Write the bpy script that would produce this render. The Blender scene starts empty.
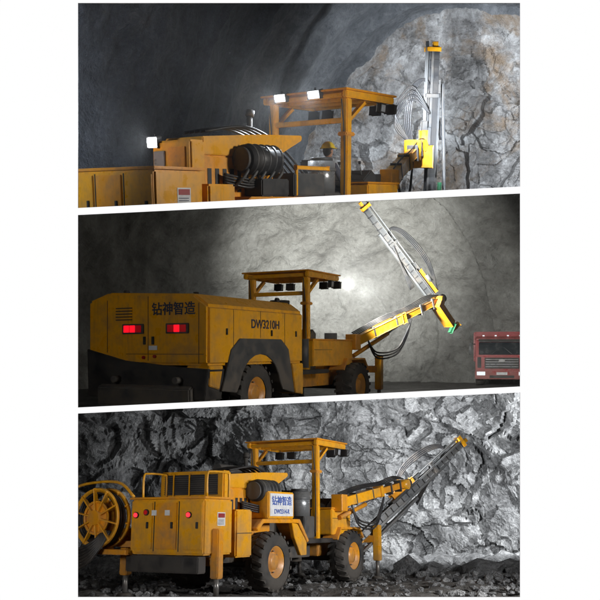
import bpy, bmesh, math, random
from mathutils import Vector, Matrix, noise
random.seed(7)
S=bpy.context.scene; COL=S.collection
F=800.0; PY=350.0; D=8.5
HR={1:200,2:350,3:522}
RS={i:Matrix.Rotation(math.atan((PY-h)/F),4,'X') for i,h in HR.items()}
CLIP=[]   # (obj, matrix, chamber)

# ------------------------------------------------------------ materials
def newmat(name):
    m=bpy.data.materials.new(name); m.use_nodes=True
    nt=m.node_tree; b=nt.nodes['Principled BSDF']
    return m,nt,b
def N(nt,t,**k):
    n=nt.nodes.new(t)
    for a,v in k.items():
        if a in ('inp',):
            for kk,vv in v.items(): n.inputs[kk].default_value=vv
        else: setattr(n,a,v)
    return n
def ramp(nt,src,stops):
    r=nt.nodes.new('ShaderNodeValToRGB'); e=r.color_ramp.elements
    e[0].position=stops[0][0]; e[0].color=tuple(stops[0][1])+(1,)
    e[1].position=stops[-1][0]; e[1].color=tuple(stops[-1][1])+(1,)
    for p,c in stops[1:-1]:
        x=e.new(p); x.color=tuple(c)+(1,)
    nt.links.new(src,r.inputs[0]); return r
def g(v): return (v,v,v)
def noi(nt,tc,scale,detail=6,rough=.6,dist=0):
    n=N(nt,'ShaderNodeTexNoise',inp={'Scale':scale,'Detail':detail,'Roughness':rough,'Distortion':dist})
    nt.links.new(tc,n.inputs['Vector']); return n
def paint(name,col,rough=.45,metal=0.0,dirt=.35,dirtcol=(.16,.13,.10),scale=3,bump=.05,dust=.35,streak=.0):
    m,nt,b=newmat(name); L=nt.links
    tc=nt.nodes.new('ShaderNodeTexCoord').outputs['Object']
    n1=noi(nt,tc,scale,5,.65); n2=noi(nt,tc,scale*9,3,.7)
    sep=nt.nodes.new('ShaderNodeSeparateXYZ'); L.new(tc,sep.inputs[0])
    mr=N(nt,'ShaderNodeMapRange',inp={'From Min':0.3,'From Max':1.6,'To Min':.26,'To Max':0.0}); L.new(sep.outputs['Z'],mr.inputs['Value'])
    a=N(nt,'ShaderNodeMath',operation='ADD'); L.new(n1.outputs['Fac'],a.inputs[0]); L.new(mr.outputs[0],a.inputs[1])
    r=ramp(nt,a.outputs[0],[(.47,g(0)),(.78,g(min(1,dirt*1.6)))])
    mx=N(nt,'ShaderNodeMix',data_type='RGBA'); L.new(r.outputs[0],mx.inputs['Factor'])
    mx.inputs['A'].default_value=tuple(col)+(1,); mx.inputs['B'].default_value=tuple(dirtcol)+(1,)
    out=mx.outputs['Result']
    if streak:
        mp=N(nt,'ShaderNodeMapping'); mp.inputs['Scale'].default_value=(7,7,.7); L.new(tc,mp.inputs['Vector'])
        ns=noi(nt,mp.outputs[0],1.6,4,.7); rs=ramp(nt,ns.outputs['Fac'],[(.53,g(0)),(.75,g(streak))])
        m2=N(nt,'ShaderNodeMix',data_type='RGBA'); L.new(rs.outputs[0],m2.inputs['Factor']); L.new(out,m2.inputs['A']); m2.inputs['B'].default_value=(.12,.07,.035,1); out=m2.outputs['Result']
    if dust:
        ge=nt.nodes.new('ShaderNodeNewGeometry'); sn=nt.nodes.new('ShaderNodeSeparateXYZ'); L.new(ge.outputs['Normal'],sn.inputs[0])
        md=N(nt,'ShaderNodeMapRange',inp={'From Min':0.5,'From Max':1.0,'To Min':0.0,'To Max':dust}); L.new(sn.outputs['Z'],md.inputs['Value'])
        mm=N(nt,'ShaderNodeMath',operation='MULTIPLY'); L.new(md.outputs[0],mm.inputs[0]); L.new(n2.outputs['Fac'],mm.inputs[1])
        m3=N(nt,'ShaderNodeMath',operation='MULTIPLY'); L.new(mm.outputs[0],m3.inputs[0]); m3.inputs[1].default_value=1.8
        m4=N(nt,'ShaderNodeMix',data_type='RGBA'); L.new(m3.outputs[0],m4.inputs['Factor']); L.new(out,m4.inputs['A']); m4.inputs['B'].default_value=(.26,.235,.2,1); out=m4.outputs['Result']
    L.new(out,b.inputs['Base Color'])
    r2=ramp(nt,n1.outputs['Fac'],[(.35,g(max(.05,rough-.14))),(.65,g(min(1,rough+.25)))])
    L.new(r2.outputs[0],b.inputs['Roughness']); b.inputs['Metallic'].default_value=metal
    bp=N(nt,'ShaderNodeBump',inp={'Strength':bump,'Distance':.02}); L.new(n2.outputs['Fac'],bp.inputs['Height']); L.new(bp.outputs[0],b.inputs['Normal'])
    return m
def emis(name,col,st):
    m,nt,b=newmat(name); b.inputs['Base Color'].default_value=tuple(col)+(1,)
    b.inputs['Emission Color'].default_value=tuple(col)+(1,); b.inputs['Emission Strength'].default_value=st
    m.cycles.emission_sampling='NONE'
    return m
def rock(name,c0,c1,c2,s1=.25,s2=2.2,crack=0,bump=.6,stain=None,fine=12,spec=.25,rough=.85,lo=.36,hi=.63,bd=.25,hf=.45):
    m,nt,b=newmat(name); L=nt.links
    tc=nt.nodes.new('ShaderNodeTexCoord').outputs['Object']
    n1=noi(nt,tc,s1,5,.62); n2=noi(nt,tc,s2,6,.72,.3); n3=noi(nt,tc,fine,4,.75)
    a=N(nt,'ShaderNodeMix',data_type='FLOAT'); a.inputs[0].default_value=.5
    L.new(n1.outputs['Fac'],a.inputs[2]); L.new(n2.outputs['Fac'],a.inputs[3])
    a2=N(nt,'ShaderNodeMix',data_type='FLOAT'); a2.inputs[0].default_value=.25
    L.new(a.outputs[0],a2.inputs[2]); L.new(n3.outputs['Fac'],a2.inputs[3])
    r=ramp(nt,a2.outputs[0],[(lo,c0),((lo+hi)/2,c1),(hi,c2)])
    col=r.outputs[0]
    if stain:
        ns=noi(nt,tc,.45,6,.7,.8); rs=ramp(nt,ns.outputs['Fac'],[(.5,g(0)),(.62,g(.7))])
        mx=N(nt,'ShaderNodeMix',data_type='RGBA'); L.new(rs.outputs[0],mx.inputs['Factor']); L.new(col,mx.inputs['A']); mx.inputs['B'].default_value=tuple(stain)+(1,)
        col=mx.outputs['Result']
    h=N(nt,'ShaderNodeMath',operation='ADD'); L.new(n2.outputs['Fac'],h.inputs[0])
    h2=N(nt,'ShaderNodeMath',operation='MULTIPLY'); L.new(n3.outputs['Fac'],h2.inputs[0]); h2.inputs[1].default_value=hf
    L.new(h2.outputs[0],h.inputs[1]); hh=h.outputs[0]
    L.new(col,b.inputs['Base Color']); b.inputs['Roughness'].default_value=rough
    b.inputs['Specular IOR Level'].default_value=spec
    bp=N(nt,'ShaderNodeBump',inp={'Strength':bump,'Distance':bd}); L.new(hh,bp.inputs['Height']); L.new(bp.outputs[0],b.inputs['Normal'])
    return m
YEL=paint('yellow_paint',(.83,.385,.014),.34,dirt=.3,streak=.28)
YEL2=paint('orange_yellow_paint',(.79,.32,.012),.40,dirt=.34,streak=.3)
BLK=paint('black_steel',(.02,.02,.022),.5,dirt=.4,dirtcol=(.07,.06,.05))
DGR=paint('dark_grey_steel',(.055,.057,.06),.5,dirt=.4)
RUB=paint('tyre_rubber',(.018,.018,.019),.75,dirt=.5,dirtcol=(.09,.08,.07),bump=.2)
STL=paint('bare_steel',(.26,.27,.28),.35,.5,dirt=.4)
ALU=paint('grey_steel',(.13,.135,.14),.4,.2,dirt=.35)
HOSE=paint('hose_rubber',(.015,.015,.017),.5,dirt=.2,dust=.1)
WHT=paint('white_paint',(.75,.76,.78),.5,dirt=.25)
BLU=paint('blue_text',(.03,.10,.42),.5,dirt=.05)
NAV=paint('dark_text',(.02,.03,.07),.5,dirt=.02,dust=0)
RED=paint('red_paint',(.34,.012,.015),.35,dirt=.3)
GLS=paint('glass_dark',(.02,.025,.03),.08,dirt=.05,dust=0)
SKIN=paint('skin',(.5,.28,.18),.5,dirt=.05,dust=0)
JKT=paint('navy_workwear',(.03,.04,.08),.8,dirt=.2)
LAMP=emis('lamp_lens_lit',(.9,.95,1.0),28)
LAMPOFF=paint('lamp_lens',(.35,.37,.4),.1,dirt=.1)
HEADL=emis('headlamp_lens',(.8,.85,.9),.6)
REDL=emis('red_lamp_lens',(.9,.006,.02),1.0)
REDL3=emis('red_lamp_lens_bright',(1,.02,.03),2.5)
DREDL=emis('red_reflector',(.5,.005,.01),.2)
GRNL=paint('green_sticker',(.03,.2,.09),.5,dirt=.2)

# ------------------------------------------------------------ part builder
def smoothpath(pts,n=6):
    P=[Vector(p) for p in pts]
    if len(P)<3: return P
    out=[]
    for i in range(len(P)-1):
        p0=P[max(i-1,0)];p1=P[i];p2=P[i+1];p3=P[min(i+2,len(P)-1)]
        for k in range(n):
            t=k/n
            out.append(.5*((2*p1)+(p2-p0)*t+(2*p0-5*p1+4*p2-p3)*t*t+(3*p1-p0-3*p2+p3)*t**3))
    out.append(P[-1]); return out
class Rig:
    def __init__(s,name,M,ch):
        s.e=bpy.data.objects.new(name,None); COL.objects.link(s.e); s.e.matrix_world=M; s.M=M; s.ch=ch
        s.inv=(RS[ch].inverted()@M).inverted()
    def L(s,p): return s.inv@Vector(p)     # chamber coordinates -> part coordinates
    def add(s,name,bm,mat,smooth=False):
        me=bpy.data.meshes.new(name); bmesh.ops.recalc_face_normals(bm,faces=bm.faces[:])
        bm.to_mesh(me); bm.free()
        me.materials.append(mat)
        if smooth:
            for p in me.polygons: p.use_smooth=True
        o=bpy.data.objects.new(name,me); COL.objects.link(o); o.parent=s.e
        CLIP.append((o,s.M,s.ch)); return o
    def box(s,name,x0,x1,y0,y1,z0,z1,mat,bev=.018):
        bm=bmesh.new(); bmesh.ops.create_cube(bm,size=1)
        for v in bm.verts:
            v.co=Vector(((x0+x1)/2+v.co.x*(x1-x0),(y0+y1)/2+v.co.y*(y1-y0),(z0+z1)/2+v.co.z*(z1-z0)))
        if bev: bmesh.ops.bevel(bm,geom=bm.edges[:],offset=min(bev,abs(x1-x0)*.3,abs(y1-y0)*.3,abs(z1-z0)*.3),segments=2,affect='EDGES')
        return s.add(name,bm,mat)
    def beam(s,name,p0,p1,w,h,mat,up=(0,0,1),bev=.012):
        p0=Vector(p0);p1=Vector(p1);d=p1-p0;l=d.length;d.normalize()
        a=d.cross(Vector(up))
        if a.length<.05: a=d.cross(Vector((0,1,0)))
        a.normalize(); u=a.cross(d)
        bm=bmesh.new(); bmesh.ops.create_cube(bm,size=1)
        for v in bm.verts: v.co=p0+d*(v.co.x+.5)*l+a*v.co.y*w+u*v.co.z*h
        if bev: bmesh.ops.bevel(bm,geom=bm.edges[:],offset=min(bev,w*.3,h*.3),segments=1,affect='EDGES')
        return s.add(name,bm,mat)
    def cyl(s,name,p0,p1,r,mat,r2=None,seg=24):
        p0=Vector(p0);p1=Vector(p1);d=p1-p0
        bm=bmesh.new(); bmesh.ops.create_cone(bm,cap_ends=True,segments=seg,radius1=r,radius2=r if r2 is None else r2,depth=d.length)
        q=Vector((0,0,1)).rotation_difference(d.normalized()).to_matrix().to_4x4()
        bmesh.ops.transform(bm,matrix=Matrix.Translation((p0+p1)/2)@q,verts=bm.verts[:])
        o=s.add(name,bm,mat)
        for p in o.data.polygons: p.use_smooth=len(p.vertices)==4
        return o
    def prism(s,name,pts,y0,y1,mat,bev=.02,axis='y'):
        bm=bmesh.new()
        def mk(a,b,c):
            return (a,c,b) if axis=='y' else (c,a,b)
        A=[bm.verts.new(mk(p[0],p[1],y0)) for p in pts]; B=[bm.verts.new(mk(p[0],p[1],y1)) for p in pts]
        bm.faces.new(A); bm.faces.new(B[::-1]); n=len(pts)
        for i in range(n): bm.faces.new((A[i],B[i],B[(i+1)%n],A[(i+1)%n]))
        bmesh.ops.recalc_face_normals(bm,faces=bm.faces[:])
        if bev: bmesh.ops.bevel(bm,geom=bm.edges[:],offset=bev,segments=2,affect='EDGES')
        return s.add(name,bm,mat)
    def tube(s,name,pts,r,mat,seg=8,n=6):
        P=smoothpath(pts,n); bm=bmesh.new(); rings=[]; prev=None
        for i,p in enumerate(P):
            d=(P[min(i+1,len(P)-1)]-P[max(i-1,0)]).normalized()
            if prev is None:
                a=d.cross(Vector((.3,.2,1)));
            else: a=prev-d*prev.dot(d)
            a.normalize(); prev=a; b=d.cross(a)
            rings.append([bm.verts.new(p+(a*math.cos(t)+b*math.sin(t))*r) for t in [k*2*math.pi/seg for k in range(seg)]])
        for i in range(len(rings)-1):
            for k in range(seg): bm.faces.new((rings[i][k],rings[i][(k+1)%seg],rings[i+1][(k+1)%seg],rings[i+1][k]))
        bm.faces.new(rings[0][::-1]); bm.faces.new(rings[-1])
        return s.add(name,bm,mat,True)
    def lathe(s,name,prof,c,mat,axis='y',seg=40,smooth=True):
        bm=bmesh.new(); R=[]
        for k in range(seg):
            t=2*math.pi*k/seg; row=[]
            for a,r in prof:
                q=(r*math.cos(t),a,r*math.sin(t)) if axis=='y' else ((a,r*math.cos(t),r*math.sin(t)) if axis=='x' else (r*math.cos(t),r*math.sin(t),a))
                row.append(bm.verts.new(Vector(c)+Vector(q)))
            R.append(row)
        for k in range(seg):
            A=R[k];B=R[(k+1)%seg]
            for i in range(len(prof)-1): bm.faces.new((A[i],A[i+1],B[i+1],B[i]))
        return s.add(name,bm,mat,smooth)
    def text(s,name,body,pos,size,face,mat):
        cu=bpy.data.curves.new(name,'FONT'); cu.body=body; cu.size=size; cu.extrude=.003; cu.offset=size*.015
        cu.align_x='CENTER'; cu.align_y='CENTER'
        to=bpy.data.objects.new(name+'_src',cu); COL.objects.link(to)
        bpy.context.view_layer.update()
        me=bpy.data.meshes.new_from_object(to.evaluated_get(bpy.context.evaluated_depsgraph_get()))
        bpy.data.objects.remove(to)
        if face=='rear': R=Matrix(((0,0,-1,0),(-1,0,0,0),(0,1,0,0),(0,0,0,1)))
        else: R=Matrix(((1,0,0,0),(0,0,-1,0),(0,1,0,0),(0,0,0,1)))
        me.transform(Matrix.Translation(pos)@R); me.materials.clear(); me.materials.append(mat)
        o=bpy.data.objects.new(name,me); COL.objects.link(o); o.parent=s.e; CLIP.append((o,s.M,s.ch)); return o
    def light(s,name,p,target,power,angle=100,size=.1,color=(1,1,1),blend=.6):
        l=bpy.data.lights.new(name,'SPOT'); l.energy=power; l.spot_size=math.radians(angle); l.spot_blend=blend; l.shadow_soft_size=size; l.color=color
        o=bpy.data.objects.new(name,l); COL.objects.link(o); o.parent=s.e
        p=Vector(p); q=(Vector(target)-p).to_track_quat('-Z','Y'); o.matrix_local=Matrix.Translation(p)@q.to_matrix().to_4x4()
        return o
    def lamp(s,name,p,d,mat,w=.16,h=.12):
        p=Vector(p); d=Vector(d).normalized()
        s.beam(name+'_housing',p-d*.09,p,w,h,BLK); s.beam(name+'_lens',p,p+d*.012,w*.82,h*.8,mat,bev=0)
        s.beam(name+'_bracket',p-d*.05+Vector((0,0,-h*.4)),p-d*.05+Vector((0,0,h*.4+.06)),.02,.03,BLK,bev=0)

def wheel(r,name,x,y,R=.62,W=.42):
    side=-1 if y<0 else 1
    w=W/2
    prof=[(-w,R*.52),(-w-.01,R*.62),(-w-.015,R*.8),(-w+.02,R*.92),(-w+.07,R*.965),(0,R*.975),(w-.07,R*.965),(w-.02,R*.92),(w+.015,R*.8),(w+.01,R*.62),(w,R*.52)]
    r.lathe(name+'_tyre',prof,(x,y,R),RUB,seg=56)
    bm=bmesh.new(); n=20
    for k in range(n):
        for sd in (-1,1):
            t=2*math.pi*(k+(.5 if sd>0 else 0))/n
            ret=bmesh.ops.create_cube(bm,size=1)
            for v in ret['verts']:
                a=v.co.x*.075+ (v.co.y*.09*sd); yy=sd*w*.55+v.co.y*w*1.0; rr=R*.955+v.co.z*.05+(.0 if abs(yy)<w*.8 else -.02)
                tt=t+a/R*1.0
                v.co=Vector((x+rr*math.cos(tt),y+yy,R+rr*math.sin(tt)))
    r.add(name+'_tread',bm,RUB)
    o=side*w
    pr=[(-o*.2,R*.5),(o*.9,R*.54),(o*.95,R*.5),(o*.3,R*.44),(o*.2,R*.3),(o*.75,R*.26),(o*.8,R*.14),(o*.82,0.001)]
    r.lathe(name+'_rim',pr,(x,y,R),YEL2,seg=32)
    for k in range(10):
        t=2*math.pi*k/10
        c=Vector((x+R*.36*math.cos(t),y+o*.28,R+R*.36*math.sin(t))); r.cyl(name+'_bolt',c,c+Vector((0,side*.05,0)),.016,STL,seg=6)

def canopy(r,lit,hw=.98,x0=2.1,x1=3.6,ypost=.86):
    z=3.2
    for sd,nm in ((-1,'right'),(1,'left')):
        yy=sd*min(ypost,hw-.1)
        r.box('canopy_post_'+nm,x0+.1,x0+.25,yy-.075,yy+.075,1.0,z-.0,YEL)
        r.beam('canopy_brace_'+nm,(x0+.2,yy,z-.4),(x0+.7,yy,z-.03),.06,.06,YEL)
        r.box('canopy_bracket_'+nm,x0+.04,x0+.32,yy-.1,yy+.1,2.55,2.62,YEL2)
        r.tube('canopy_cable_'+nm,[(x0+.09,yy-.03,1.1),(x0+.07,yy-.05,1.9),(x0+.085,yy-.02,2.6),(x0+.06,yy+.02,z-.02)],.012,HOSE)
        r.box('canopy_side_rail_'+nm,x0,x1,sd*(hw-.04)-.05,sd*(hw-.04)+.05,z-.002,z+.12,YEL)
    for i,xx in enumerate((x0+.03,x0+.5,x0+.98,x1-.08)):
        r.box('canopy_cross_rib_%d'%i,xx,xx+.06,-hw+.1,hw-.1,z+.003,z+.085,YEL)
    r.box('canopy_roof',x0-.04,x1+.05,-hw-.04,hw+.04,z+.122,z+.155,YEL2,.012)
    r.box('canopy_crossbar',x0+.12,x0+.22,-hw+.12,hw-.12,z-.42,z-.33,YEL)
    if lit:
        for i,yy in enumerate((-.3,.5)): r.lamp('rear_lamp_%d'%i,(x0-.06,yy,z+.08),(-1,0,-.25),LAMP,.28,.14)
    for i,yy in enumerate((-hw+.05,-hw+.4,hw-.4,hw-.05)):
        r.lamp('front_lamp_%d'%i,(x1+.02,yy,z-.1),(1,0,-.1),LAMP,.2,.15)
    r.lamp('side_lamp',(x1-.35,-hw,z-.1),(.2,-1,-.1),LAMPOFF,.2,.15)

def station(r):
    r.box('platform',1.0,3.6,-1.0,1.0,.95,1.05,BLK)
    r.box('seat_base',2.25,2.65,-.45,.0,1.06,1.45,BLK); r.box('seat_cushion',2.2,2.7,-.5,.05,1.46,1.58,BLK,.04); r.prism('seat_back',[(2.1,1.55),(2.2,1.55),(2.12,2.15),(2.03,2.15)],-.48,.03,BLK,.03)
    r.prism('control_console',[(3.0,1.06),(3.4,1.06),(3.4,1.9),(3.25,2.0),(2.98,1.8)],-.75,.75,DGR,.02)
    for i in range(6):
        yy=-.6+i*.24; r.cyl('control_lever',(3.12,yy,1.9),(3.06,yy,2.12),.012,STL,seg=8); r.cyl('lever_knob',(3.06,yy,2.1),(3.05,yy,2.15),.025,BLK,seg=10)
    r.cyl('air_filter_drum',(1.75,-.72,1.55),(1.75,-.72,2.1),.24,STL,seg=32); r.lathe('drum_band',[(-.03,.245),(-.02,.262),(.02,.262),(.03,.245)],(1.75,-.72,1.95),ALU,'z')
    r.cyl('drum_lid',(1.75,-.72,2.1),(1.75,-.72,2.16),.2,DGR,seg=32); r.box('drum_stand',1.5,2.0,-.98,-.46,1.06,1.55,DGR)
    r.box('valve_bank',1.1,1.9,-.2,.6,1.06,1.75,DGR)
    for i in range(7):
        y=-.15+i*.1; r.tube('hydraulic_hose',[(1.9,y,1.5),(2.3,y*1.2,1.3),(2.9,y*1.1,1.4+.05*(i%3)),(3.5,y*.6,1.5),(4.2,y*.5,1.62)],.02,HOSE)

def frontend(r,xf,jx):
    r.box('front_chassis',3.0,xf+1.2,-.5,.5,.62,1.15,YEL2)
    r.box('front_cabinet',2.75,xf-.05 if xf>4 else 3.75,-1.02,-.45,1.13,1.72,YEL)
    r.box('front_cabinet_lid',2.72,(xf-.02) if xf>4 else 3.78,-1.04,-.43,1.724,1.76,YEL2)
    r.box('front_cabinet_gap',2.8,3.7,-1.025,-1.0205,1.5,1.512,BLK,0)
    r.box('front_cabinet_left',2.75,3.9,.45,1.02,1.13,1.72,YEL)
    r.box('boom_pedestal',xf+.1,xf+.9,-.35,.35,1.15,1.62,YEL)
    r.cyl('boom_pivot',(xf+.75,0,1.1),(xf+.75,0,1.95),.17,DGR)
    for sd in (-1,1):
        r.prism('front_fender',[(xf-.75,1.02),(xf-.55,1.3),(xf+.5,1.3),(xf+.72,1.05),(xf+.66,1.02),(xf+.46,1.25),(xf-.52,1.25),(xf-.7,1.0)],sd*1.12,sd*.7,YEL2,.008)
        r.box('front_jack_arm',jx-.1,jx+.1,min(sd*.5,sd*1.15),max(sd*.5,sd*1.15),.9,1.08,YEL2)
        r.box('front_jack_sleeve',jx-.09,jx+.09,sd*1.16-.09,sd*1.16+.09,.45,1.35,YEL)
        r.cyl('front_jack_leg',(jx,sd*1.16,.08),(jx,sd*1.16,.46),.05,STL); r.cyl('front_jack_foot',(jx,sd*1.16,.0),(jx,sd*1.16,.07),.18,BLK,r2=.12)

def reel(r,x,y,z,R=.62):
    for dx in (-.16,.16):
        r.lathe('hose_reel_flange',[(-.02,R),(.02,R+.02),(.03,R-.04),(.0,R-.07),(-.02,R)],(x+dx,y,z),YEL,'x',40)
        for k in range(10):
            t=math.pi*2*k/10+.2; r.beam('hose_reel_spoke',(x+dx,y+.1*math.cos(t),z+.1*math.sin(t)),(x+dx,y+R*math.cos(t),z+R*math.sin(t)),.07,.03,YEL)
        r.lathe('hose_reel_inner_ring',[(-.015,R*.58),(.015,R*.6),(.015,R*.5),(-.015,R*.5),(-.015,R*.58)],(x+dx,y,z),YEL2,'x',32)
    r.cyl('hose_reel_hub',(x-.24,y,z),(x+.24,y,z),.14,YEL2)
    r.cyl('hose_reel_drum',(x-.14,y,z),(x+.14,y,z),R*.5,YEL2,seg=36)
    for k in range(5):
        xx=x-.11+k*.055; r.lathe('hose_wrap',[(.026*math.cos(a),R*.86+.03*math.sin(a)) for a in [i*math.pi/4 for i in range(9)]],(xx,y,z),HOSE,'x',36)

def mast(r,A,B,side,n_rock=.55,q=.75,fb=None,rail=None,steel=None):
    A=r.L(A);B=r.L(B); d=(B-A).normalized(); side=(r.L(side)-r.L((0,0,0))).normalized()
    s_=(side-d*side.dot(d)).normalized(); n=d.cross(s_).normalized()
    L=(B-A).length
    def P(t,a=0,b=0): return A+d*(t*L)+s_*a*q+n*b*q
    fb=fb or ALU; rail=rail or STL; steel=steel or STL
    r.beam('feed_beam',P(0),P(1),.16*q,.2*q,fb,up=s_)
    for b in (-.11,.11):
        r.beam('feed_rail',P(.01,.12,b),P(.99,.12,b),.035*q,.045*q,rail,up=s_)
    r.beam('drill_steel',P(-.03,.27),P(.7,.27),.04,.04,steel,up=s_)
    r.beam('feed_cylinder',P(.2,-.16),P(.9,-.16),.08*q,.09*q,rail,up=s_)
    for t in (.015,.3,.985): r.beam('centralizer',P(t-.01,.08),P(t+.01,.08),.26*q,.42*q,YEL if t!=.3 else DGR,up=s_)
    r.beam('feed_tip',P(-.03),P(0,0),.1*q,.12*q,YEL,up=s_)
    r.beam('rock_drill_body',P(n_rock+.12,.28),P(n_rock+.30,.28),.22*q,.2*q,YEL2,up=s_); r.beam('rock_drill_carriage',P(n_rock+.1,.16),P(n_rock+.33,.16),.34*q,.06*q,DGR,up=s_)
    r.beam('rock_drill_front',P(n_rock+.06,.28),P(n_rock+.12,.28),.14*q,.14*q,DGR,up=s_)
    r.cyl('rock_drill_accumulator',P(n_rock+.17,.4,.1),P(n_rock+.22,.4,.1),.06,ALU)
    for k in range(20):
        t=.03+k*.048; r.beam('beam_gusset',P(t,0),P(t+.006,0),.20*q,.23*q,BLK,up=s_,bev=0)
    for k in range(4):
        o=.06*k
        r.tube('feed_hose',[P(n_rock+.3,.4,.05),P(n_rock+.1,.7+o,.1),P(n_rock-.12,.62+o,.05),P(n_rock-.2,.25+o*.5,.0),P(n_rock-.02,-.15,.12),P(n_rock+.18,-.35-o,.1)],.02,HOSE)
    return P

def boom(r,p0,p1,mid,w=.26,hoses=4):
    p0=r.L(p0);p1=r.L(p1)
    d=(p1-p0); m=p0+d*mid
    r.beam('boom_outer',p0,m,w,w*1.15,YEL); r.beam('boom_inner',m-d*.02,p1,w*.72,w*.8,YEL2)
    r.beam('boom_collar',m-d*.03,m+d*.01,w*1.2,w*1.35,YEL)
    n=Vector((0,0,-1))
    r.cyl('boom_lift_cylinder',p0+n*.35,p0+d*.38+n*.22,.055,YEL2); r.cyl('boom_lift_rod',p0+d*.38+n*.22,p0+d*.55+n*.13,.03,STL)
    r.cyl('boom_elbow',p1-Vector((0,.16,0)),p1+Vector((0,.16,0)),.13,YEL)
    r.cyl('boom_rotator',p1-d.normalized()*.05,p1+d.normalized()*.25,.12,DGR)
    r.beam('boom_knuckle',p0-Vector((0,0,.2)),p0+Vector((0,0,.2)),.3,.3,YEL2)
    for k in range(hoses):
        a=Vector((0,.03*k-.05,.16+.025*k)); r.tube('boom_hose',[p0+a,p0+d*.3+a+Vector((0,0,.05)),p0+d*.6+a,p0+d*.85+a+Vector((0,0,.04)),p1+Vector((0,0,.15))],.016,HOSE)
    for k in range(3):
        s=.07*k; r.tube('boom_slack_hose',[p0+d*.12-Vector((0,.1,.1)),p0+d*.2-Vector((0,.15,.5+s)),p0+d*.42-Vector((0,.15,.68+s)),p0+d*.55-Vector((0,.12,.4+s)),p0+d*.62-Vector((0,.1,.1))],.022,HOSE)
    for t in (.2,.45,.75,.9): r.beam('hose_clamp',p0+d*t,p0+d*(t+.015),w*1.05,w*1.5,DGR,bev=0)

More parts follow.
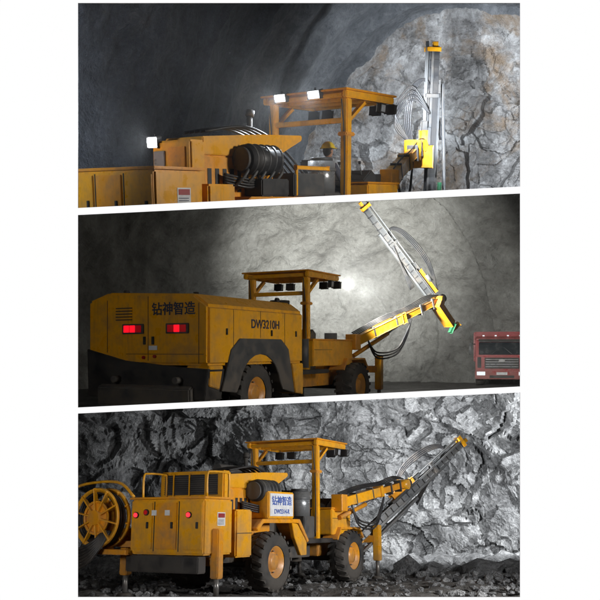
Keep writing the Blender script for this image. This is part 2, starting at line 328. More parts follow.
def open_rig(name,ch,O,phi,H,lit,sign):
    M=RS[ch]@Matrix.Translation((O[0],O[1],-H))@Matrix.Rotation(math.radians(phi),4,'Z')
    r=Rig(name,M,ch)
    r.box('rear_chassis',-2.2,2.6,-.52,.52,.62,1.0,DGR); r.cyl('articulation_joint',(2.7,0,.5),(2.7,0,1.2),.2,DGR)
    for x,nm in ((0,'rear'),(3.6,'front')):
        r.cyl(nm+'_axle',(x,-.8,.62),(x,.8,.62),.13,BLK)
        for y in (-.98,.98): wheel(r,nm+'_wheel',x,y)
    yl=.95 if ch==1 else .72
    r.box('rear_cabinet',-2.3,-1.4,-1.05,yl,.82,1.84,YEL,.03)
    r.box('rear_cabinet_lid',-2.33,-1.37,-1.08,yl+.03,1.845,1.885,YEL2,.01)
    dw=(yl+1.05)/3
    for i in range(3):
        y0=-1.05+dw*i+.04; y1=y0+dw-.08
        r.box('rear_door_%d'%i,-2.325,-2.301,y0,y1,.92,1.78,YEL if i!=1 else YEL2,.008)
        r.box('door_handle',-2.35,-2.327,y0+.08,y0+.13,1.3,1.42,BLK,.005)
        if i: r.box('rear_door_gap',-2.306,-2.296,y0-.05,y0-.03,.88,1.8,BLK,0)
    r.box('side_label',-1.9,-1.65,-1.056,-1.0515,1.35,1.6,WHT,0); r.box('side_label_red',-1.88,-1.67,-1.06,-1.0565,1.5,1.58,RED,0)
    for k in range(3): r.box('side_label_line',-1.88,-1.69,-1.0592,-1.0565,1.38+k*.035,1.39+k*.035,NAV,0)
    r.box('side_door_seam',-1.86+.01,-1.85,-1.0555,-1.0505,.9,1.3,BLK,0)
    if sign:
        for yy in (-.2,.12): r.box('warning_label',-2.331,-2.327,yy-.06,yy+.06,1.54,1.64,WHT,0)
        for i,(yy,zz) in enumerate(((.55,1.55),(.3,1.6),(-.72,1.55))):
            r.cyl('tail_lamp_ring_%d'%i,(-2.33,yy,zz),(-2.36,yy,zz),.06,BLK); r.cyl('tail_lamp_%d'%i,(-2.36,yy,zz),(-2.375,yy,zz),.042,(REDL3 if i!=1 else DREDL))
    r.box('rear_bumper',-2.4,-2.15,-1.0,yl,.5,.8,BLK)
    for y in (-.95,.95):
        yy=y+(-.15 if y<0 else .15)
        r.box('rear_jack_sleeve',-2.05,-1.87,yy-.09,yy+.09,.4,1.3,YEL2)
        r.box('rear_jack_arm',-2.03,-1.89,min(0,yy),max(0,yy),.62,.78,YEL2)
        r.cyl('rear_jack_leg',(-1.96,yy,.07),(-1.96,yy,.42),.05,STL); r.cyl('rear_jack_foot',(-1.96,yy,0),(-1.96,yy,.06),.18,BLK,r2=.12)
    el=.72 if sign else .0
    r.box('engine_housing',-1.3,.5,-.72,el,1.0,2.1,YEL2,.03)
    if sign:
        r.box('radiator_frame',-1.36,-1.1,-.8,.8,1.75,2.42,YEL,.03)
        r.box('radiator_core',-1.375,-1.365,-.66,.66,1.95,2.35,BLK,0)
        for k in range(9): r.box('radiator_louvre',-1.395,-1.376,-.66,.66,1.965+k*.042,1.98+k*.042,DGR,0)
        for k in range(3): r.box('radiator_bar',-1.41,-1.396,-.4+k*.4,-.37+k*.4,1.93,2.37,YEL,0)
    else:
        r.box('engine_end_frame',-1.4,-1.1,-.8,.06,1.6,2.3,YEL,.03); r.box('engine_end_panel',-1.425,-1.402,-.7,-.32,1.7,2.2,YEL2,.01); r.box('engine_end_plate',-1.43,-1.402,-.25,.0,1.75,2.15,STL,.01)
        r.box('walkway_plate',-1.35,1.2,.1,1.0,1.5,1.56,DGR,.01)
    r.prism('engine_hood',[(-1.1,2.1),(-1.1,2.36),(.2,2.46),(1.2,2.5),(1.2,2.42),(.5,2.1)],-.74,.55 if sign else .1,YEL,.015)
    r.cyl('air_intake',(-.4,-.9,2.05),(.3,-.9,2.05),.22,BLK); r.cyl('air_intake_cap',(-.42,-.9,2.05),(-.47,-.9,2.05),.18,DGR)
    for k in range(5): r.lathe('intake_rib',[(-.012,.22),(0,.24),(.012,.22)],(-.3+k*.14,-.9,2.05),DGR,'x')
    r.cyl('exhaust_pipe',(.9,.2,2.4),(.9,.2,2.85),.05,BLK); r.cyl('exhaust_cap',(.9,.2,2.85),(.93,.2,2.95),.075,BLK)
    r.cyl('muffler',(.0,.35,2.55 if sign else 2.3),(.8,.35,2.55 if sign else 2.3),.12,DGR)
    for k in range(6): r.box('engine_side_slot',-1.0+k*.16,-.92+k*.16,-.728,-.721,1.55,1.9,BLK,0)
    r.box('side_tank',-1.34,-.78,-1.1,-.3,.75,1.66,YEL,.03); r.box('side_tank_gap',-1.32,-.8,-1.106,-1.101,1.2,1.215,BLK,0)
    r.box('side_tank_left',-1.34,-.78,.3,1.1,.75,1.66,YEL,.03)
    for sd in (-1,1):
        r.prism('rear_fender',[(-.78,1.3),(-.55,1.48),(.95,1.48),(1.35,1.02),(1.28,.98),(.88,1.4),(-.5,1.4),(-.72,1.24)],sd*1.2,sd*.6,YEL2,.01)
        r.prism('rear_fender_skirt',[(.62,1.4),(.86,1.38),(1.25,1.0),(1.25,.72),(1.0,.72),(.72,1.1)],sd*1.19,sd*1.1,YEL,.008)
    if sign:
        r.box('logo_cabinet',-.32,.72,-1.18,-.62,1.49,2.04,YEL,.02)
        r.box('logo_plate',-.26,.66,-1.19,-1.182,1.54,2.0,WHT,.0)
        r.text('logo_text','钻神智造',(.2,-1.194,1.84),.2,'side',BLU); r.text('model_text','DW2314-R',(.2,-1.194,1.63),.13,'side',BLU)
    else:
        r.box('tool_box',.55,1.35,-1.12,-.62,1.49,1.86,DGR,.02); r.box('battery_box',-.2,.45,-1.1,-.66,1.49,1.76,BLK,.02)
        for k in range(5): r.tube('engine_pipe',[(-.6+.2*k,-.74,1.6),(-.55+.2*k,-.95,1.7),(-.4+.2*k,-1.0,1.9),(-.3+.2*k,-.74,2.0)],.025,DGR)
        r.beam('handrail_beam',(.6,-1.1,1.95),(1.45,-1.1,1.95),.05,.06,YEL); r.beam('handrail_post',(.62,-1.1,1.5),(.62,-1.1,1.95),.05,.05,YEL)
    for i in range(5):
        y=-.6+i*.12; r.tube('engine_hose',[(-.9,y,2.45),(-.2,y-.1,2.56),(.5,y,2.45),(1.1,y+.1,2.2),(1.5,y,1.8)],.022,HOSE)
    for k in range(4):
        r.tube('side_hose',[(-.75,-.82,1.7+.04*k),(-.3,-.95,1.62+.04*k),(.0,-.85,1.75),(.05,-.7,1.9)],.02,HOSE)
    if sign:
        for y in (-.95,.6): r.tube('guard_rail',[(-2.1,y,1.88),(-2.1,y,2.3),(-1.95,y,2.36),(-1.5,y,2.36),(-1.4,y,2.3),(-1.4,y,1.88)],.022,YEL,n=4)
    station(r); canopy(r,lit); frontend(r,3.6,5.0)
    return r

def closed_rig(name,ch,O,phi,H):
    M=RS[ch]@Matrix.Translation((O[0],O[1],-H))@Matrix.Rotation(math.radians(phi),4,'Z')
    r=Rig(name,M,ch)
    r.box('rear_chassis',-1.5,3.0,-.52,.52,.62,1.0,DGR)
    for x,nm in ((0,'rear'),(4.9,'front')):
        r.cyl(nm+'_axle',(x,-.8,.64),(x,.8,.64),.13,BLK)
        for y in (-1.0,1.0): wheel(r,nm+'_wheel',x,y,.64 if x==0 else .6,.46)
    x0,x1=-1.75,1.75; Y=1.3; YL=1.56
    r.prism('hood_upper',[(-Y,1.22),(-Y,2.3),(-.98,2.52),(1.05,2.6),(YL,2.44),(YL,1.22)],x0,x1,YEL,.05,axis='x')
    arch=[(.78*math.cos(a),.64+.78*math.sin(a)) for a in [math.radians(t) for t in range(15,166,15)]]
    for sd in (-1,1):
        yo=(Y if sd<0 else YL)
        r.prism('arch_trim',[(1.35,.6),(1.1,1.52),(.8,1.72),(-.75,1.72),(-1.05,1.5),(-1.35,.75),(-.85,.7)]+arch[::-1]+[(.85,.7)],sd*(yo+.02),sd*.9,DGR,.01)
        r.prism('lower_side_panel',[(1.42,.6),(1.75,.55),(1.75,1.215),(1.27,1.215)],sd*(yo+.004),sd*.8,YEL,.015)
        r.prism('lower_rear_side_panel',[(-1.4,.78),(-1.72,.85),(-1.72,1.215),(-1.28,1.215)],sd*(yo+.004),sd*.8,YEL,.015)
    r.prism('rear_guard',[(-1.24,.6),(-1.31,1.16),(-.6,1.19),(.6,1.30),(YL+.01,1.52),(YL-.02,.6)],x0-.03,x0+.5,BLK,.012,axis='x')
    r.prism('rear_bumper',[(x0-.14,.45),(x0-.16,.8),(x0+.1,.9),(x0+.7,.9),(x0+.7,.45)],-1.0,1.2,DGR,.03)
    for y in (-.7,.75): r.cyl('towing_eye',(x0-.2,y,.95),(x0-.03,y,.95),.06,DGR)
    xr=x0-.002
    for k in range(5): r.box('rear_vent',xr-.012,xr,.45,.85,2.06+k*.055,2.08+k*.055,BLK,0)
    r.box('rear_door_seam',xr-.004,xr,.06,.072,1.3,2.5,BLK,0); r.box('rear_door_seam',xr-.004,xr,-1.2,.6,1.42,1.43,BLK,0)
    r.box('rear_door_seam',xr-.004,xr,1.06,1.072,1.45,2.45,BLK,0); r.box('rear_door_seam',xr-.004,xr,-1.1,-1.088,1.25,2.35,BLK,0)
    for y in (.15,-.05): r.box('door_latch',xr-.02,xr,y-.03,y+.03,1.6,1.75,BLK,.005)
    r.text('logo_text','钻神智造',(xr-.004,-.52,2.24),.25,'rear',NAV)
    for i,yy in enumerate((.42,-.62)):
        r.box('tail_lamp_housing_%d'%i,xr-.03,xr,yy-.26,yy+.26,1.80,1.99,DGR,.01)
        for k in range(3): r.box('tail_lamp_%d_%d'%(i,k),xr-.045,xr-.031,yy-.21+k*.145,yy-.08+k*.145,1.83,1.96,(REDL if (k>0 if i==0 else k==1) else DREDL),.005)
    for y,z in ((-.1,1.38),(.16,1.36)): r.cyl('emergency_stop',(xr,y,z),(xr-.04,y,z),.03,RED)
    r.box('small_plate',xr-.006,xr,-.15,.05,1.5,1.58,WHT,0)
    for xx in (-.95,.0,.95): r.box('side_panel_seam',xx,xx+.012,-Y-.004,-Y+.002,1.74 if abs(xx)<.9 else 1.3,2.26,BLK,0)
    r.text('model_text','DW3210H',(.2,-Y-.005,2.0),.24,'side',NAV)
    for x in (-1.2,.4,1.4): r.box('side_latch',x,x+.05,-Y-.02,-Y,1.78,1.9,BLK,.004)
    r.cyl('exhaust_pipe',(.6,.7,2.4),(.6,.7,2.75),.06,BLK)
    r.box('lifting_eye',1.3,1.45,-.9,-.84,2.5,2.62,BLK); r.box('lifting_eye_left',-1.5,-1.35,.84,.9,2.5,2.66,BLK)
    r.cyl('air_filter_drum_b',(1.95,-.6,2.2),(1.95,-.6,2.6),.22,BLK); 
    station(r); canopy(r,False,.88,2.75,4.35,.74); frontend(r,4.9,6.2)
    r.cyl('cab_gas_bottle',(2.45,-.95,1.1),(2.45,-.95,1.75),.1,DGR)
    return r

# ------------------------------------------------------------ rigs
r1=open_rig('drilling_jumbo',1,(-1.30,13.53),50,1.43,True,False)
r2=closed_rig('drilling_jumbo.001',2,(-1.92,16.4),61,1.5)
r3=open_rig('drilling_jumbo.002',3,(-1.51,17.5),60,1.42,False,True)
for r in (r3,):
    reel(r,-2.5,1.28,1.5,.56)
    r.beam('reel_bracket',(-2.1,.6,1.0),(-2.1,1.6,1.0),.1,.12,YEL2); r.box('reel_stand',-2.4,-2.2,1.2,1.34,.8,1.5,YEL2)
    r.beam('reel_base',(-2.5,.6,.86),(-2.5,2.2,.86),.1,.1,YEL2)
    r.tube('reel_frame',[(-2.4,2.2,.9),(-2.4,2.2,1.9),(-2.3,2.1,2.15),(-2.2,1.2,2.2),(-2.2,.75,1.9)],.03,YEL,n=5)
    r.tube('trailing_cable',[(-2.2,1.7,.95),(-2.5,2.0,.5),(-2.7,2.2,.15),(-3.2,2.6,.06),(-3.0,3.3,.06),(-2.4,3.0,.06),(-2.5,2.2,.08),(-3.3,1.9,.06),(-4.0,2.6,.05)],.045,HOSE)
    for k in range(7): r.tube('coiled_hose',[(-2.6,.95+.03*k,1.25),(-2.8,1.2,.75+.05*k),(-2.8,1.6,.55+.06*k),(-2.7,2.0,.8+.04*k),(-2.6,2.15,1.5)],.03,HOSE)
r1.lamp('hood_lamp',(-1.46,-.02,2.28),(-1,-.2,-.05),LAMP,.2,.16)
P1=mast(r1,(3.15,19.6,3.5),(3.15,19.9,-.1),(-1,-.3,0),.4,.75,BLK,DGR,ALU)
boom(r1,(1.85,16.9,.42),(2.8,19.3,1.25),.5,.24,1)
r1.cyl('boom_joint_drum',r1.L((2.6,19.0,.9)),r1.L((2.6,19.0,1.35)),.2,YEL)
r1.beam('boom_mount_plate',r1.L((2.75,19.3,1.0)),r1.L((3.05,19.5,1.0)),.3,.5,YEL2)
for k in range(4): r1.tube('mast_hose',[r1.L(p) for p in ((2.6,19.3,1.3),(2.2,19.2,1.7+.1*k),(2.6,19.4,2.3+.1*k),(3.05,19.5,2.0))],.022,HOSE)
r1.beam('stabiliser_rod',r1.L((3.4,19.9,2.7)),r1.L((3.5,19.7,-.2)),.045,.045,DGR)
r1.beam('stabiliser_marker',r1.L((3.35,19.65,.1)),r1.L((3.35,19.62,.4)),.07,.05,GRNL)
P2=mast(r2,(1.72,22.0,3.95),(4.5,23.2,.6),(1,0,1),.42,.66,DGR,ALU,ALU)
boom(r2,(1.35,20.3,.2),(3.9,22.6,1.4),.55,.2)
r2.beam('stinger_box',r2.L((3.8,22.4,1.3)),r2.L((4.3,23.0,.75)),.28,.2,YEL2)
r2.beam('green_marker',r2.L((4.3,22.9,.5)),r2.L((4.42,22.95,.75)),.1,.08,GRNL)
P3=mast(r3,(4.72,23.2,2.25),(1.45,21.1,-.5),(-.4,0,1),.35,.75,STL,STL,STL)
boom(r3,(.95,19.6,.45),(2.75,21.6,.98),.6,.2)
r3.beam('support_strut',r3.L((1.6,21.1,-.75)),r3.L((3.2,22.2,.65)),.07,.07,STL)

# ------------------------------------------------------------ operator in rig 1
def operator(M,ch):
    r=Rig('operator',M,ch)
    V=[((0,0,.1),.15),((0,0,.3),.135),((.02,0,.48),.15),((.03,0,.6),.06),((.05,0,.69),.055),
       ((.02,.18,.53),.07),((.12,.26,.27),.05),((.36,.18,.28),.033),((.02,-.18,.53),.07),((.12,-.26,.27),.05),((.36,-.18,.28),.033),
       ((.05,.1,.08),.1),((.45,.14,.1),.072),((.47,.14,-.33),.05),((.6,.15,-.4),.045),((.05,-.1,.08),.1),((.45,-.14,.1),.072),((.47,-.14,-.33),.05),((.6,-.15,-.4),.045)]
    E=[(0,1),(1,2),(2,3),(3,4),(2,5),(5,6),(6,7),(2,8),(8,9),(9,10),(0,11),(11,12),(12,13),(13,14),(0,15),(15,16),(16,17),(17,18)]
    def skin(name,V,E,mat,root=0):
        me=bpy.data.meshes.new(name); me.from_pydata([v[0] for v in V],E,[])
        o=bpy.data.objects.new(name,me); COL.objects.link(o)
        o.modifiers.new('s','SKIN'); 
        for i,v in enumerate(V):
            d=me.skin_vertices[0].data[i]; d.radius=(v[1],v[1]); d.use_root=(i==root)
        m=o.modifiers.new('u','SUBSURF'); m.levels=2
        bpy.context.view_layer.update()
        me2=bpy.data.meshes.new_from_object(o.evaluated_get(bpy.context.evaluated_depsgraph_get())); bpy.data.objects.remove(o)
        me2.materials.clear(); me2.materials.append(mat)
        for p in me2.polygons: p.use_smooth=True
        o2=bpy.data.objects.new(name,me2); COL.objects.link(o2); o2.parent=r.e; CLIP.append((o2,M,ch))
    skin('body',V,E,JKT)
    def ell(name,c,rad,mat,cut=None):
        bm=bmesh.new(); bmesh.ops.create_uvsphere(bm,u_segments=24,v_segments=16,radius=1)
        if cut is not None: bmesh.ops.delete(bm,geom=[v for v in bm.verts if v.co.z<cut],context='VERTS')
        for v in bm.verts: v.co=Vector((c[0]+v.co.x*rad[0],c[1]+v.co.y*rad[1],c[2]+v.co.z*rad[2]))
        r.add(name,bm,mat,True)
    ell('head',(.06,0,.8),(.1,.08,.125),SKIN); ell('hair',(.035,0,.81),(.095,.084,.115),BLK); ell('nose',(.165,0,.79),(.02,.014,.024),SKIN); ell('chin',(.11,0,.715),(.045,.04,.03),SKIN)
    for sd in (-1,1):
        ell('ear',(.05,sd*.088,.79),(.02,.012,.03),SKIN); ell('eye',(.148,sd*.032,.815),(.01,.012,.008),BLK)
        skin('hand_palm',[((.34,sd*.18,.28),.03),((.39,sd*.18,.28),.035),((.42,sd*.18,.28),.03)],[(0,1),(1,2)],SKIN)
        for k in range(4):
            b=Vector((.43,sd*(.155+.017*k),.285)); l=(.9,1,.95,.75)[k]
            skin('finger_%d'%k,[(b,.009),(b+Vector((.03*l,0,-.005)),.009),(b+Vector((.04*l,0,-.035)),.008),(b+Vector((.02*l,0,-.05)),.007)],[(0,1),(1,2),(2,3)],SKIN)
        b=Vector((.385,sd*.145,.285)); skin('thumb',[(b,.011),(b+Vector((.03,-sd*.02,-.01)),.01),(b+Vector((.045,-sd*.015,-.035)),.009)],[(0,1),(1,2)],SKIN)
    ell('mouth',(.15,0,.75),(.008,.022,.005),RED)
    HAT=paint('hard_hat_yellow',(.85,.62,.03),.3,dirt=.05,dust=.1)
    ell('hard_hat',(.055,0,.85),(.145,.12,.125),HAT,cut=-.05)
    r.lathe('hard_hat_brim',[(0,.1),(.0,.16),(.012,.16),(.012,.1)],(.065,0,.845),HAT,'z')
operator(r1.M@Matrix.Translation((2.42,-.30,1.52)),1)

# ------------------------------------------------------------ dump truck (chamber 2)
def truck():
    M=RS[2]@Matrix.Translation((8.45,33.5,-1.5))@Matrix.Rotation(math.radians(-102),4,'Z')
    r=Rig('dump_truck',M,2)
    r.prism('cab',[(0,.55),(0,1.25),(-.12,1.95),(-.35,2.08),(-1.5,2.08),(-1.5,.55)],-1.08,1.08,RED,.05)
    r.prism('windscreen',[(.012,1.3),(-.095,1.82),(-.1,1.82),(-.05,1.3)],-.94,.94,GLS,0)
    r.box('grille',.005,.03,-.7,.7,.72,1.18,BLK); 
    for k in range(4): r.box('grille_bar',.03,.045,-.66,.66,.79+k*.1,.815+k*.1,STL,0)
    r.box('badge',.046,.06,-.12,.12,1.02,1.1,STL,0)
    r.box('bumper',-.1,.12,-1.1,1.1,.28,.64,RED,.03); r.box('bumper_intake',.121,.126,-.5,.5,.33,.44,BLK,0)
    r.box('number_plate',.128,.134,-.22,.22,.46,.57,WHT,0)
    for s in (-1,1):
        r.box('headlamp',.12,.14,s*.85-.17,s*.85+.17,.44,.59,HEADL,.01)
        r.box('corner_deflector',-.02,.02,s*.92-.08,s*.92+.08,.75,1.2,BLK,.01)
        r.cyl('front_wheel',(-.7,s*.75,.42),(-.7,s*1.05,.42),.42,RUB); r.cyl('wheel_hub',(-.7,s*1.05,.42),(-.7,s*1.07,.42),.2,ALU)
        for xx in (-3.2,-4.1): r.cyl('rear_wheel',(xx,s*.65,.42),(xx,s*1.05,.42),.42,RUB)
        r.box('mirror',-.15,-.05,s*1.28-.06,s*1.28+.06,1.3,1.8,BLK); r.cyl('mirror_arm',(-.2,s*1.0,1.75),(-.1,s*1.25,1.75),.02,BLK)
        r.box('side_window',-.95,-.3,s*1.085-.006,s*1.085+.006,1.3,1.8,GLS,0)
        r.beam('wiper',(-.0,s*.4,1.34),(-.06,s*.1,1.6),.02,.02,BLK,bev=0)
    r.prism('sun_visor',[(-.1,1.9),(.16,1.84),(.16,1.87),(-.1,1.96)],-.95,.95,BLK,0)
    for k in range(4): r.box('roof_marker',-.3,-.24,-.78+k*.5,-.7+k*.5,2.08,2.13,HEADL,0)
    r.box('frame_rails',-4.8,-1.4,-.45,.45,.5,.75,BLK)
    r.prism('dump_body',[(-1.65,.95),(-1.55,2.3),(-4.9,2.3),(-4.9,.9)],-1.1,1.1,RED,.03)
    for k in range(6): r.box('dump_body_rib',-1.9-k*.5,-1.82-k*.5,-1.14,1.14,1.0,2.28,RED,.01)
truck()

# ------------------------------------------------------------ rock shells & ground
def static(name,bm,mats,ch,smooth=True):
    me=bpy.data.meshes.new(name); bm.to_mesh(me); bm.free()
    for m in mats: me.materials.append(m)
    for p in me.polygons: p.use_smooth=smooth if isinstance(smooth,bool) else (p.material_index!=1)
    o=bpy.data.objects.new(name,me); COL.objects.link(o); o.matrix_world=RS[ch]; CLIP.append((o,RS[ch],ch)); return o
def fr(p,s,o=5): return noise.fractal(p*s,.9,2.1,o)
def facet(p,s,amp,st=Vector((1,1,1))):
    q=Vector((p.x*st.x,p.y*st.y,p.z*st.z))/s
    d,pts=noise.voronoi(q); c=pts[0]; t=noise.noise_vector(c*5.37+Vector((3.1,7.7,1.3)))
    return amp*((q-c).dot(t)*2.2+t.x)
def shell(name,ch,zc,kz,Y0,Y1,R0,R1,c0,c1,bulge,mats,df,nu,nv,vc,pw=2.0,smooth=True):
    bm=bmesh.new(); rows=[]
    for j in range(nv+1):
        v=j/nv; row=[]
        if v<vc: t=v/vc; r=1; Y=Y0+(Y1-Y0)*t; R=R0+(R1-R0)*t; cx=c0+(c1-c0)*t
        else: r=max(1-(v-vc)/(1-vc),.004); Y=Y1+bulge*(1-r**pw); R=R1; cx=c1
        for k in range(nu):
            a=2*math.pi*k/nu-math.pi/2
            p=Vector((cx+R*r*math.cos(a),Y,zc+R*r*math.sin(a)*kz))
            w=0 if v<vc else (1-r)**.4
            n=Vector((math.cos(a)*(1-w),w,math.sin(a)*(1-w))).normalized()
            row.append(bm.verts.new(p+n*df(p,v>=vc,w)))
        rows.append(row)
    for j in range(nv):
        for k in range(nu):
            f=bm.faces.new((rows[j][k],rows[j][(k+1)%nu],rows[j+1][(k+1)%nu],rows[j+1][k]))
            v=j/nv
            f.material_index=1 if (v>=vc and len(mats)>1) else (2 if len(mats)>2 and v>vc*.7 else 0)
    return static(name,bm,mats,ch,smooth)
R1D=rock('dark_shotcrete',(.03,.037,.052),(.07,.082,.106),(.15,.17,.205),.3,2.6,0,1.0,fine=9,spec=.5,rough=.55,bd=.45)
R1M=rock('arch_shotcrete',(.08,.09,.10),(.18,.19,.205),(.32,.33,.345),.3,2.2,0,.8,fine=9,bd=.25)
R1F=rock('blasted_rock_face',(.15,.145,.14),(.38,.37,.365),(.66,.66,.66),.4,1.8,0,.8,stain=(.27,.18,.10),fine=7,lo=.42,hi=.6)
R2W=rock('shotcrete_lining',(.12,.115,.105),(.24,.235,.22),(.38,.375,.36),.16,.9,0,.75,fine=5,bd=.34,hf=.3)
R3W=rock('rough_rock_wall',(.08,.08,.082),(.21,.212,.215),(.46,.462,.465),.35,1.6,0,1.0,fine=7,lo=.41,hi=.6,bd=.35)
GRD=rock('gravel_ground',(.06,.057,.052),(.14,.133,.125),(.27,.26,.245),.8,5,0,.8,fine=18)
def warp(p,a=.5): return p+Vector((fr(p,.5,3),fr(p+Vector((9,2,4)),.5,3),fr(p+Vector((1,8,3)),.5,3)))*a
def d1(p,cap,w):
    v=.18*fr(p,.55)+.10*fr(p,2.0,4)
    if cap:
        q=warp(p); v+= (facet(q,1.3,.4,Vector((1,1,.8)))+facet(q,.45,.14)+.45*fr(p,.3,3))*min(1,w*1.5)
    elif p.y>18:
        u=((p.y-18)%1.4)/1.4; v=v*.6+.3*u-.15
    return v
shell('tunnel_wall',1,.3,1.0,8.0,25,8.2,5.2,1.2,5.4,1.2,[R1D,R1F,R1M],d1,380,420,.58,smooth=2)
def d2(p,cap,w):
    v=.5*fr(p,.2,4)+.26*fr(p,.6,4)+.08*fr(p,2.0,4)
    if p.x>3:
        rr=math.hypot(p.x-2,p.z-1)+.3*fr(p,.3,2); v+=.8*((rr%2.2)/2.2)*min(1,(p.x-3)/3)
    return v
shell('tunnel_wall.001',2,0,.95,8.0,27,14,12.5,1,2,11,[R2W],d2,420,380,.38,pw=2.6)
def d3(p,cap,w):
    q=warp(p,.6)
    return .8*fr(p,.18,4)+facet(q,2.4,.75,Vector((1,1,1.3)))+facet(q,.8,.32,Vector((1.2,1,1)))+facet(q,.33,.1)
shell('tunnel_wall.002',3,0,.95,8.0,26,14,12.5,-1,1,7,[R3W],d3,460,440,.36,pw=2.4,smooth=False)
def ground(name,ch,z,amp):
    bm=bmesh.new(); nx,ny=260,200; rows=[]
    for j in range(ny+1):
        Y=8.2+(44-8.2)*(j/ny)**1.4; row=[]
        for i in range(nx+1):
            X=-22+44*i/nx; p=Vector((X,Y,z)); row.append(bm.verts.new((X,Y,z+amp*(fr(p,.5,4)*.6+fr(p,2.5,4)*.35)-amp*.3)))
        rows.append(row)
    for j in range(ny):
        for i in range(nx): bm.faces.new((rows[j][i],rows[j][i+1],rows[j+1][i+1],rows[j+1][i]))
    static(name,bm,[GRD],ch)
ground('ground',2,-1.5,.06); ground('ground.001',3,-1.42,.2)
bm=bmesh.new()
for i in range(3600):
    X=random.uniform(-9,10);Y=random.uniform(10,31)
    if i<600: Y=random.uniform(23,31)
    s=random.choice([.03,.04,.05,.07,.1,.14]) * (1 if i>600 else random.choice([1.5,2.5,4]))
    if s>.12 and Y<23 and X<2.5: s=.06
    ret=bmesh.ops.create_icosphere(bm,subdivisions=1,radius=s); o=Vector((random.random()*50,random.random()*50,0))
    rz=random.random()*6.3; sc=Vector((random.uniform(.7,1.4),random.uniform(.7,1.3),random.uniform(.5,.9)))
    for v in ret['verts']:
        k=1+.5*noise.noise(v.co/s*1.3+o); c=Vector((v.co.x*sc.x,v.co.y*sc.y,v.co.z*sc.z))*k
        v.co=Matrix.Rotation(rz,3,'Z')@c+Vector((X,Y,-1.42+s*.2))
static('loose_rocks',bm,[R3W],3,False)

# ------------------------------------------------------------ thin dust volumes added to give glow in the lit headings
def haze(name,ch,x0,x1,y0,y1,z0,z1,dens):
    bm=bmesh.new(); bmesh.ops.create_cube(bm,size=1)
    for v in bm.verts: v.co=Vector(((x0+x1)/2+v.co.x*(x1-x0),(y0+y1)/2+v.co.y*(y1-y0),(z0+z1)/2+v.co.z*(z1-z0)))
    m=bpy.data.materials.new('dust'); m.use_nodes=True; nt=m.node_tree; nt.nodes.clear()
    o=nt.nodes.new('ShaderNodeOutputMaterial'); s=nt.nodes.new('ShaderNodeVolumeScatter'); s.inputs['Density'].default_value=dens; s.inputs['Anisotropy'].default_value=.35
    nt.links.new(s.outputs[0],o.inputs['Volume'])
    static(name,bm,[m],ch,False)
haze('dust_glow_haze',2,-7,12,16.5,34,-1.45,5.5,.007)
haze('dust_glow_haze.001',1,-4.4,6,9.4,23.5,-.5,4.5,.005)

# ------------------------------------------------------------ fill lights added out of view inside each chamber
def fill_lamp(name,ch,p,target,power,angle,size,color,z0):  # added fill spot; stand, head and lens are made up around it
    r=Rig(name,RS[ch],ch); p=Vector(p); d=(Vector(target)-p).normalized()
    r.cyl('fill_pole',(p.x,p.y,z0),(p.x,p.y,p.z),.04,DGR)
    r.beam('fill_head',p-d*.12,p,.5,.35,BLK); r.beam('lamp_lens',p,p+d*.01,.44,.3,LAMP,bev=0)
    r.light('beam',p+d*.06,target,power,angle,size,color)
cool=(.86,.93,1.0)
r1.light('front_beam',r1.L((2.1,16.6,1.9)),r1.L((5.6,25,2.0)),4800,60,.08,cool,1)
fill_lamp('added_fill_light.006',1,(6.3,17.5,.9),(5.2,25,2.4),2700,115,.3,cool,-.2)
for i,yy in enumerate((-.3,.5)): r1.light('rear_beam_%d'%i,(1.98,yy,3.24),(-2.2,yy*1.3,1.0),300,140,.05,cool)
r1.light('hood_beam',(-1.55,-.04,2.28),(-6,1.5,2.2),130,160,.06,cool)
fill_lamp('added_fill_light',1,(5.2,10.0,1.6),(-.3,13.5,.5),1050,70,.4,(1,.95,.87),.3)
fill_lamp('added_fill_light.001',1,(-5.6,9.6,.8),(-3.3,17,2.2),330,110,.3,(.72,.82,1.0),.1)
r2.light('front_beam',r2.L((1.2,19.8,1.6)),r2.L((2.0,38,4.4)),26000,44,.15,(.98,1,.96),1)
r2.light('side_beam',r2.L((1.5,19.8,1.4)),r2.L((8.0,32,3.2)),5200,120,.15,(.98,1,.96),1)
fill_lamp('added_fill_light.002',2,(6.0,11.0,1.8),(-1.2,17,.4),850,60,.5,(1,.96,.88),-1.5)
fill_lamp('added_fill_light.007',2,(-5.2,9.4,1.0),(-2.5,15.5,.3),110,70,.5,(1,.97,.9),-1.5)
fill_lamp('added_fill_light.003',2,(7.6,26.0,.6),(9,34,0),130,90,.3,(1,.97,.9),-1.5)
r3.light('front_beam',r3.L((1.2,20.6,1.7)),r3.L((6.0,33,2.0)),9500,80,.1,(.95,.98,1),1)
fill_lamp('added_fill_light.004',3,(6.6,11.5,1.8),(-1.0,17.5,.0),1700,65,.5,(1,.98,.95),-1.42)
fill_lamp('added_fill_light.008',3,(-4.6,9.8,.6),(-2.3,16,.2),420,75,.5,(1,.98,.95),-1.42)
fill_lamp('added_fill_light.005',3,(11.0,25.0,2.2),(6,32,1.5),8500,105,.2,(.95,.98,1),-1.42)
fill_lamp('added_fill_light.009',3,(7.5,14.0,1.0),(1.0,20,-1.4),2000,100,.3,(1,1,1),-1.42)

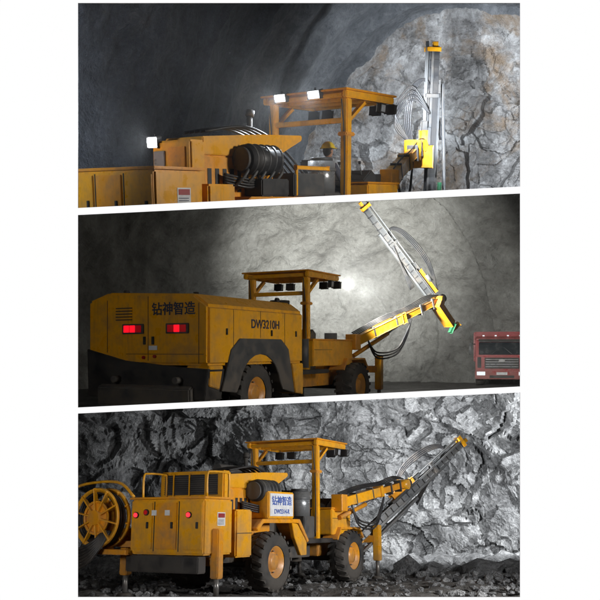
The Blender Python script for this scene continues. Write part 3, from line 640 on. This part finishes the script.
# ------------------------------------------------------------ white wall in place of the collage margins, with three openings
XL,XR=78,520
lines={'b1':((XL,208),(XR,186.5)),'t2':((XL,215),(XR,193.5)),'b2':((XL,407.5),(XR,386.5)),'t3':((XL,413.5),(XR,392.5))}
def W(x,y,d=D): return Vector(((x-300)/F*d,d,(PY-y)/F*d))
def whitewall():
    bm=bmesh.new()
    def q(*p):
        A=[bm.verts.new(W(*c)) for c in p]; B=[bm.verts.new(W(*c)+Vector((0,.012,0))) for c in p]
        f=bm.faces.new(A); f.material_index=0
        b=bm.faces.new(B[::-1]); b.material_index=1
        for i in range(4):
            s=bm.faces.new((A[i],B[i],B[(i+1)%4],A[(i+1)%4])); s.material_index=1
    X0,X1,Y0,Y1=-2200,2800,-1800,2200
    q((X0,Y0),(X1,Y0),(X1,3),(X0,3)); q((X0,597),(X1,597),(X1,Y1),(X0,Y1))
    q((X0,3),(XL,3),(XL,597),(X0,597)); q((XR,3),(X1,3),(X1,597),(XR,597))
    for a,b in (('b1','t2'),('b2','t3')):
        q(lines[a][0],lines[a][1],lines[b][1],lines[b][0])
    me=bpy.data.meshes.new('white_wall'); bm.to_mesh(me); bm.free()
    m,nt,b=newmat('white_wall_glow'); b.inputs['Base Color'].default_value=(.85,.85,.85,1); b.inputs['Emission Color'].default_value=(1,1,1,1); b.inputs['Emission Strength'].default_value=1.0  # white comes from glow in the material, no lamp lights this wall
    m.cycles.emission_sampling='NONE'
    me.materials.append(m); me.materials.append(DGR)
    o=bpy.data.objects.new('white_wall',me); COL.objects.link(o)
whitewall()
def ext(l,x):
    (xa,ya),(xb,yb)=l; return ya+(yb-ya)*(x-xa)/(xb-xa)
def slab(name,a,b):  # added unseen partition, keeps lamps of one chamber out of the next
    bm=bmesh.new(); V=[]
    for d in (D+.02,70):
        for x in (-900,1500):
            for l,o in ((lines[a],1.2),(lines[b],-1.2)): V.append(bm.verts.new(W(x,ext(l,x)+o,d)))
    v=V
    for f in ((0,1,3,2),(4,6,7,5),(0,2,6,4),(1,5,7,3),(0,4,5,1),(2,3,7,6)): bm.faces.new([v[i] for i in f])
    bmesh.ops.recalc_face_normals(bm,faces=bm.faces[:])
    me=bpy.data.meshes.new(name); bm.to_mesh(me); bm.free(); me.materials.append(GRD)
    o=bpy.data.objects.new(name,me); COL.objects.link(o)
slab('partition_slab','b1','t2'); slab('partition_slab.001','b2','t3')

# ------------------------------------------------------------ trim geometry to its own chamber
def plane(l,off,keep_above):
    a=W(l[0][0],l[0][1]+off,1);b=W(l[1][0],l[1][1]+off,1); n=a.cross(b).normalized()
    if n.z<0: n=-n
    return n if not keep_above else -n
CP={1:[plane(lines['b1'],1.6,True)],
    2:[plane(lines['t2'],-1.6,False),plane(lines['b2'],1.6,True)],
    3:[plane(lines['t3'],-1.6,False)]}
for o,M,ch in CLIP:
    me=o.data; mw=M
    co=[mw@v.co for v in me.vertices]
    pls=[(Vector((0,0,0)),n) for n in CP[ch]]+[(Vector((0,D+.03,0)),Vector((0,-1,0)))]
    need=[(p,n) for p,n in pls if any((c-p).dot(n)>0 for c in co)]
    if not need: continue
    bm=bmesh.new(); bm.from_mesh(me); bm.transform(mw)
    for p,n in need:
        if not bm.verts: break
        ret=bmesh.ops.bisect_plane(bm,geom=bm.verts[:]+bm.edges[:]+bm.faces[:],plane_co=p,plane_no=n,clear_outer=True)
        if o.name.startswith('dust'):
            bmesh.ops.holes_fill(bm,edges=[e for e in ret['geom_cut'] if isinstance(e,bmesh.types.BMEdge)],sides=0)
    bm.transform(mw.inverted())
    if not bm.faces: bm.free(); bpy.data.objects.remove(o); continue
    bm.to_mesh(me); bm.free()

# ------------------------------------------------------------ world, camera, colour
w=bpy.data.worlds.new('World'); S.world=w; w.use_nodes=True; nt=w.node_tree
sk=nt.nodes.new('ShaderNodeTexSky'); sk.sky_type='NISHITA'; sk.sun_disc=False; sk.sun_elevation=math.radians(-6); sk.sun_rotation=math.radians(40)
nt.links.new(sk.outputs[0],nt.nodes['Background'].inputs[0]); nt.nodes['Background'].inputs[1].default_value=.02
cam=bpy.data.cameras.new('camera'); co=bpy.data.objects.new('camera',cam); COL.objects.link(co); S.camera=co
co.rotation_euler=(math.radians(90),0,0); cam.sensor_width=36; cam.lens=48; cam.shift_y=(PY-300)/600; cam.clip_end=500; cam.clip_start=.1
S.view_settings.view_transform='Standard'; S.view_settings.look='None'; S.view_settings.exposure=0
